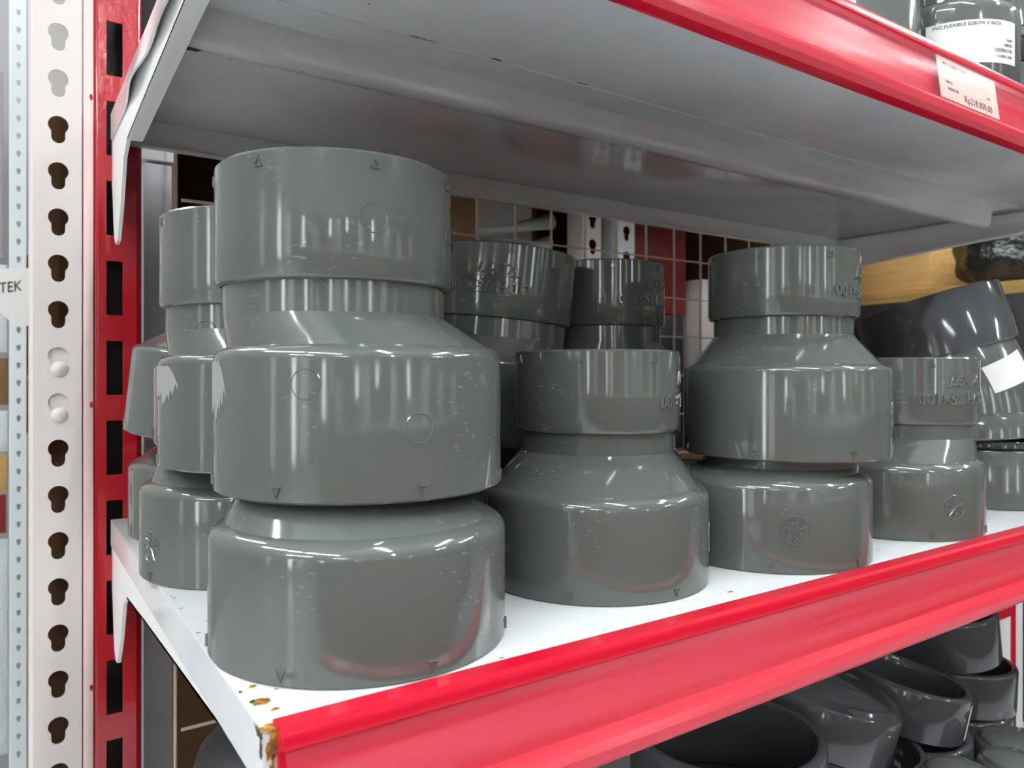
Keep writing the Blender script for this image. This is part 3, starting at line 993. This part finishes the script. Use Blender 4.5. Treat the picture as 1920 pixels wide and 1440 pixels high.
fc = thing('flexible_coupling', 'grey fitting with a dark printed band on the upper shelf right of the labelled elbow', 'pipe fitting', (.700, .300, ZP))
fa3 = face_angle(.70, .30)
bm = bmesh.new(); sleeve(bm, .0455, 0, .064); s1 = obj('lower_socket', bm, PVC, fc)
bm = bmesh.new(); rings(bm, [(.040, .0642, 0, 0), (.046, .0642, 0, 0), (.0468, .0655, 0, 0), (.0468, .0820, 0, 0), (.046, .0830, 0, 0), (.040, .0830, 0, 0)], 64, closed=True)
bd = obj('dark_band', bm, RUBBER, fc)
add = label_text('V', .012, -38, .0735, 'CENTER', WHITEINK, .0468, bd, fa3)
for q, t_ in enumerate(('HEAVY DUTY', 'PIPE SEAL', 'NON TOXIC', 'FLEXIBLE')):
    label_text(t_, .0030, -27, .0797 - q * .0040, 'LEFT', WHITEINK, .0468, bd, fa3)
bm = bmesh.new(); rings(bm, [(.040, .0832, 0, 0), (.0455, .0832, 0, 0), (.0470, .0845, 0, 0), (.0470, .0885, 0, 0), (.0440, .0925, 0, 0), (.040, .0925, 0, 0)], 64, closed=True)
obj('shoulder_ring', bm, PVC, fc)
bm = bmesh.new(); sleeve(bm, .0435, .0927, .150)
s3 = obj('upper_socket', bm, PVC, fc)
bm = bmesh.new()
add_mesh(bm, text_mesh('75', .022, .0008, res=3), wrap(0, 0, .0435, fa3 + R_(-38), .112, True))
obj('size_marking', bm, PVC, s3, smooth=False)

# price label in the upper rail
pl = thing('price_label', 'cream price label with printed price slotted in the upper red rail', 'price label', (.470, Y0 - .0066, ZU - .0175))
ang = math.atan2(.0055, .022)
bm = bmesh.new()
box(bm, -.036, .034, -.0003, .0003, -.0125, .0125)
pcard = obj('card', bm, CREAM, pl, smooth=False)
def card_text(body, size, x, z, align='LEFT', m=INK):
    me = text_mesh(body, size, .00004, align=align, res=2)
    bm = bmesh.new()
    add_mesh(bm, me, lambda c: Vector((x + c.x, -.0004 - c.z, z + c.y)))
    return obj('printed_text', bm, m, pcard, smooth=False)
card_text('Rp218.800,00', .0062, -.009, -.0085)
card_text('PVC FLEXIBLE ELBOW', .0028, -.030, .0085)
card_text('3 INCH', .0026, -.030, -.0020)
card_text('1020501701', .0026, -.028, -.0060)
card_text('/PCS', .0022, .020, -.002)
pl.rotation_euler = (R_(-7), 0, 0)

# ------------------------------------------------------------------ jumble on the lower shelf
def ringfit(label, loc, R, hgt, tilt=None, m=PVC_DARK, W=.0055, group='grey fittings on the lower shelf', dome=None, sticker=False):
    root = thing('pipe_socket', label, 'pipe fitting', loc, (0, 0, 0), group)
    if tilt: root.rotation_euler = Matrix.Rotation(R_(tilt[0]), 3, Vector(tilt[1])).to_euler()
    bm = bmesh.new()
    if dome:
        rings(bm, [(R - W, hgt * .25, 0, 0), (R - W, .002, 0, 0), (R - W + .0015, 0, 0, 0), (R - .002, 0, 0, 0), (R - .0005, .0006, 0, 0), (R, .002, 0, 0), (R, hgt - dome - .003, 0, 0), (R - .001, hgt - dome - .001, 0, 0),
                   (R - .003, hgt - dome, 0, 0)] + [(R * math.cos(R_(a)) - .003 * (1 - a / 90), hgt - dome + dome * math.sin(R_(a)), 0, 0) for a in (12, 25, 40, 55, 70, 82, 89.5)], 72, cap1=True)
    else:
        rings(bm, [(R - W, hgt * .25, 0, 0), (R - W, .002, 0, 0), (R - W + .0015, 0, 0, 0), (R - .002, 0, 0, 0), (R - .0005, .0006, 0, 0), (R, .002, 0, 0), (R, hgt - .003, 0, 0), (R - .0008, hgt - .0009, 0, 0),
                   (R - .0028, hgt, 0, 0), (R - W, hgt - .0006, 0, 0), (R - W - .001, hgt - .003, 0, 0), (R - W - .0012, hgt * .5, 0, 0)], 72, closed=True)
    b = obj('socket', bm, m, root, sharp=45)
    if sticker:
        bm = bmesh.new()
        a0 = face_angle(loc[0], loc[1]) + R_(72)
        sticker_patch(bm, R, a0, a0 + R_(40), .004, hgt - .006)
        obj('white_sticker', bm, PAPER, b)
    return root
L0 = ZL + .0003
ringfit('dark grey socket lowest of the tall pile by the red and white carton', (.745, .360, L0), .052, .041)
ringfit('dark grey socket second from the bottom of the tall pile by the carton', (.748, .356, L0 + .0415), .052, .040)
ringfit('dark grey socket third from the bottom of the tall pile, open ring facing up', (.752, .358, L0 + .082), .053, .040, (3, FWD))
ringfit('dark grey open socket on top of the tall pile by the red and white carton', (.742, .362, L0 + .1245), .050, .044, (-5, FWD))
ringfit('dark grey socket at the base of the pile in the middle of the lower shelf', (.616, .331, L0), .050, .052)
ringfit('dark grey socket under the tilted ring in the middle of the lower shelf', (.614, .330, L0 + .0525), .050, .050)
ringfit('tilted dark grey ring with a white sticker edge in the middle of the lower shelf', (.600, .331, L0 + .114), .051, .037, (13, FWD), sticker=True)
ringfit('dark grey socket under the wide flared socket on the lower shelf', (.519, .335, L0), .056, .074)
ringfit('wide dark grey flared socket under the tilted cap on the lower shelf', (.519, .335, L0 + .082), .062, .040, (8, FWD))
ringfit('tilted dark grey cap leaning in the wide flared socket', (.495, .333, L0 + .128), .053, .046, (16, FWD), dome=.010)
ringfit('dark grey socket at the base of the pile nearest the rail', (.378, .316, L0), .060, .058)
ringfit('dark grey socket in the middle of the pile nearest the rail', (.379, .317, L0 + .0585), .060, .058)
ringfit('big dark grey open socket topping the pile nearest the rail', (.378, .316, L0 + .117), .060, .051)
ringfit('slim lighter grey capped fitting in front of the tilted ring on the lower shelf', (.616, .250, L0), .022, .112, m=PVC, dome=.006)
ringfit('lighter grey capped fitting at the front right corner of the lower shelf', (.672, .268, L0), .030, .103, m=PVC, dome=.006)
ringfit('slim lighter grey capped fitting in front of the flared socket on the lower shelf', (.535, .248, L0), .024, .128, m=PVC, dome=.006)
bm = bmesh.new()
rings(bm, [(.0001, .164, 0, 0), (.040, .163, 0, 0), (.058, .158, 0, 0), (.066, .149, 0, 0), (.069, .138, 0, 0), (.069, .002, 0, 0), (.067, 0, 0, 0), (.0001, 0, 0, 0)], 72)
o = obj('domed_plug', bm, RUBBER); o.location = (.165, .490, L0)
tag(o, 'black domed pipe cap at the left end of the lower shelf, under the bracket', 'pipe fitting')

# red and white carton beyond the lower pile
ct = thing('carton', 'white carton with a red stripe beyond the pile on the lower shelf', 'carton', (.900, .400, ZL))
bm = bmesh.new(); box(bm, -.040, .040, -.03, .09, 0, .165, .001); cb = obj('box', bm, PAPER, ct)
bm = bmesh.new(); box(bm, .009, .021, -.0306, -.0302, .0, .165); obj('red_stripe', bm, RAILRED, cb)
bm = bmesh.new(); box(bm, -.040, .0088, -.0306, -.0302, .128, .165); obj('red_band', bm, RAILRED, cb)

# ------------------------------------------------------------------ behind the right end: carton, ledge, bags
bm = bmesh.new(); box(bm, 1.22, 1.50, .20, .98, 1.218, 1.240, .002)
o = obj('wooden_ledge', bm, WOOD); tag(o, 'narrow wooden ledge seen past the right end of the shelf', 'ledge')
for yy in (.3, .9):
    bm = bmesh.new(); box(bm, 1.30, 1.33, yy, yy + .03, 0, 1.218)
    obj('leg', bm, WOOD, o)
bm = bmesh.new(); box(bm, 1.235, 1.40, .62, .90, 1.2405, 1.315, .003)
o = obj('cardboard_box', bm, CARD); tag(o, 'tan cardboard box lying on the wooden ledge', 'box')
def bag(name, label, loc, size, m, seed, wrapm=None):
    rnd = random.Random(seed)
    bm = bmesh.new()
    bmesh.ops.create_icosphere(bm, subdivisions=4, radius=1)
    for v in bm.verts:
        p = v.co
        k = 1 + .10 * math.sin(5 * p.x + seed) * math.sin(4 * p.y + 2 * seed) + .06 * math.sin(9 * p.z + 3 * p.x)
        v.co = Vector((p.x * size[0] * k, p.y * size[1] * k, max(p.z, -.75) * size[2] * k + size[2] * .75))
    zmin = min(v.co.z for v in bm.verts)
    for v in bm.verts: v.co.z -= zmin
    o = obj(name, bm, m)
    o.location = loc
    return tag(o, label, 'bag', 'shiny bags on the wooden ledge')
bag('plastic_bag', 'black shiny plastic bag beside the tan box on the ledge', (1.272, .540, 1.2405), (.032, .055, .060), BLACKFILM, 2)
bag('plastic_bag', 'milky white plastic bag behind the black bag on the ledge', (1.360, .530, 1.2405), (.042, .065, .05), BAGWHITE, 5)
bag('plastic_bag', 'dark crumpled plastic bag at the right end of the ledge', (1.290, .395, 1.2405), (.05, .065, .05), BLACKFILM, 9)
bm = bmesh.new(); box(bm, 1.17, 1.215, .2, .98, .0, 1.217, .004)
o = obj('black_panel', bm, RUBBER); tag(o, 'black panel below the wooden ledge beyond the elbow', 'panel')

# ------------------------------------------------------------------ dim stock behind the wire grid
def crate(name, label, cat, x0, x1, y0, y1, z0, z1, m, bev=.002):
    bm = bmesh.new(); box(bm, x0, x1, y0, y1, z0, z1, bev)
    o = obj(name, bm, m)
    return tag(o, label, cat)
crate('shelf_board', 'dim brown shelf board behind the wire grid', 'shelf', .12, 1.14, .69, 1.10, .99, 1.0, BROWN)
crate('shelf_board', 'added brown light-blocking board above the stock behind the wire grid', 'shelf', .12, 1.14, .633, 1.10, 1.42, 1.43, BROWN)  # added cover, keeps light from above off the rear stock
crate('backing_panel', 'added dark light-blocking panel rising behind the upper shelf', 'panel', .084, .928, .620, .632, 1.325, 1.9, RUBBER)  # out of view, added to stop aisle light reaching the rear stock
crate('backing_panel', 'added dark brown panel closing off light behind the wire grid', 'panel', .115, 1.16, 1.101, 1.12, 0, 1.9, BROWN)  # back of a dark enclosure added to dim the rear
crate('light_block_panel', 'added dark brown light-blocking panel at the right behind the wire grid', 'panel', 1.1405, 1.16, .72, 1.1005, 0, 1.9, BROWN)  # right side of the added dark enclosure
crate('light_block_panel', 'added brown light-blocking panel beside the plain grey post behind the grid', 'panel', .1145, .1195, .672, 1.1005, 0, 1.9, BROWN)  # left side of the added dark enclosure
crate('carton', 'dim brown carton behind the grid at the far left', 'carton', .135, .30, .72, .95, 1.0005, 1.236, BROWN)
crate('carton', 'dark red carton low behind the grid, left of the leaning reducer', 'carton', .315, .395, .715, .95, 1.0005, 1.225, DARKRED)
crate('carton', 'dark brown carton standing on the dark red carton behind the grid', 'carton', .315, .440, .72, .95, 1.2255, 1.40, BROWN)
crate('carton', 'dim white carton behind the grid between the two back reducers', 'carton', .455, .575, .80, .95, 1.0005, 1.33, PAPER)
crate('carton', 'small dark red carton in front of the dim white carton behind the grid', 'carton', .50, .555, .72, .79, 1.0005, 1.232, DARKRED)
beige_upright('white perforated upright seen through the grid, left of a pair', .578, 1.30, 0, 1.9, wd=.030, lip=False, m=BEIGE, y=.70, group='perforated uprights behind the grid')
beige_upright('white perforated upright seen through the grid, right of a pair', .634, 1.29, 0, 1.9, wd=.030, lip=False, m=WHITEPAINT, y=.70, group='perforated uprights behind the grid')
crate('carton', 'dark red carton high behind the grid right of the perforated uprights', 'carton', .69, .79, .73, .95, 1.185, 1.40, DARKRED)
crate('carton', 'black carton under the dark red one behind the grid', 'carton', .69, .785, .73, .95, 1.0005, 1.1845, RUBBER)
crate('carton', 'pale beige carton behind the grid next to the right front stack', 'carton', .80, .92, .71, .95, 1.0005, 1.235, BEIGE)
bm = bmesh.new(); tube(bm, [(.440, .76, 1.262), (.575, .76, 1.298)], .011, 16)
o = obj('pipe', bm, WHITEPAINT); tag(o, 'white pipe slanting behind the wire grid', 'pipe')
bm = bmesh.new(); tube(bm, [(.440, .775, 1.235), (.577, .765, 1.272)], .008, 16)
o = obj('pipe', bm, WHITEPAINT); tag(o, 'thinner white pipe slanting below another behind the wire grid', 'pipe')

# ------------------------------------------------------------------ next aisle, glimpsed at the left edge
beige_upright('narrow white perforated upright far back at the left edge', .0055, 1.30, 0, 2.2, wd=.0245, lip=False, m=WHITEPAINT, s=.55, y=1.5, pitch=.0296)
crate('backing_panel', 'grey back panel of the far shelving at the left edge', 'panel', -.30, .055, 1.70, 1.71, 0, 2.0, GREYPAINT)
for i, (lb, z0, z1, m_, xa, xb) in enumerate((
        ('white packet hanging at the top of the far left shelving', 1.30, 1.62, WALLM, -.10, -.003),
        ('pale packet below the top one at the far left', 1.14, 1.29, BAGWHITE, -.09, .003),
        ('brown packet level with the handwritten tag at far left', 1.05, 1.13, BROWN, -.08, .004),
        ('white packet under the brown one at far left', .97, 1.04, BAGWHITE, -.09, .004),
        ('rust brown packet near the middle of the far left edge', .90, .965, CARD, -.08, .003),
        ('dark red packet low on the far left edge', .83, .895, DARKRED, -.07, .001),
        ('pale packet at the bottom of the far left edge', .45, .82, BAGWHITE, -.09, .004))):
    crate('hanging_packet', lb, 'packet', xa, xb, 1.55, 1.56, z0, z1, m_, .001)
for i, (lb, z0, z1, m_) in enumerate((
        ('dark sliver of stock right of the far white upright, upper', 1.10, 1.31, RUBBER),
        ('pale stock right of the far white upright, middle', 1.00, 1.095, BROWN),
        ('white bagged stock right of the far white upright, lower', .55, .995, BAGWHITE))):
    crate('bagged_stock', lb, 'stock', .031, .060, 1.54, 1.60, z0, z1, m_)
tg = thing('paper_tag', 'white paper tag with handwritten letters hanging at the left edge', 'tag', (0.0, 1.20, 1.22))
bm = bmesh.new()
vs = [bm.verts.new(p) for p in ((-.055, 0, .018), (.030, 0, .026), (.030, 0, -.052), (.010, 0, -.052))]
bm.faces.new(vs)
r = bmesh.ops.extrude_face_region(bm, geom=bm.faces[:])
bmesh.ops.translate(bm, verts=[v for v in r['geom'] if isinstance(v, bmesh.types.BMVert)], vec=(0, .0006, 0))
tcard = obj('card', bm, PAPER, tg, smooth=False)
me = text_mesh('TEK', .020, .0001, align='LEFT', res=2)
bm = bmesh.new(); add_mesh(bm, me, lambda c: Vector((-.007 + c.x * .72, -.0004 - c.z, -.004 + c.y + c.x * .15)))
obj('handwriting', bm, INK, tcard, smooth=False)

# ------------------------------------------------------------------ counter and cartons across the aisle, unseen, added for reflections
op = thing('unseen_counter', 'added low brown counter with cartons across the aisle, for reflections', 'counter', (0, -1.6, 0))
bm = bmesh.new(); box(bm, -2.5, 4.5, -.5, 0, 0, .95, .005); obj('base', bm, BROWN, op)
bm = bmesh.new(); box(bm, -2.55, 4.55, -.55, .03, .9505, .98, .004); obj('top', bm, WHITEPAINT, op)
for i, (x_, wd_, hh, m_) in enumerate(((-2.2, .35, .30, BROWN), (-1.7, .12, .42, WHITEPAINT), (-1.3, .4, .22, DARKRED), (-.75, .10, .45, WHITEPAINT), (-.4, .30, .30, BROWN), (.15, .10, .4, PAPER),
        (.5, .45, .20, GREYPAINT), (1.05, .08, .46, WHITEPAINT), (1.3, .30, .33, BROWN), (1.8, .12, .42, CREAM), (2.2, .4, .25, DARKRED), (2.8, .1, .45, WHITEPAINT), (3.2, .4, .3, BROWN))):
    bm = bmesh.new(); box(bm, x_, x_ + wd_, -1.95, -1.72, .9802, .9802 + hh, .004)
    tag(obj('carton', bm, m_), 'added carton standing on the counter across the aisle, %s from the left' % ((ORD + ('tenth', 'eleventh', 'twelfth', 'thirteenth'))[i]), 'carton', 'added cartons on the counter across the aisle')
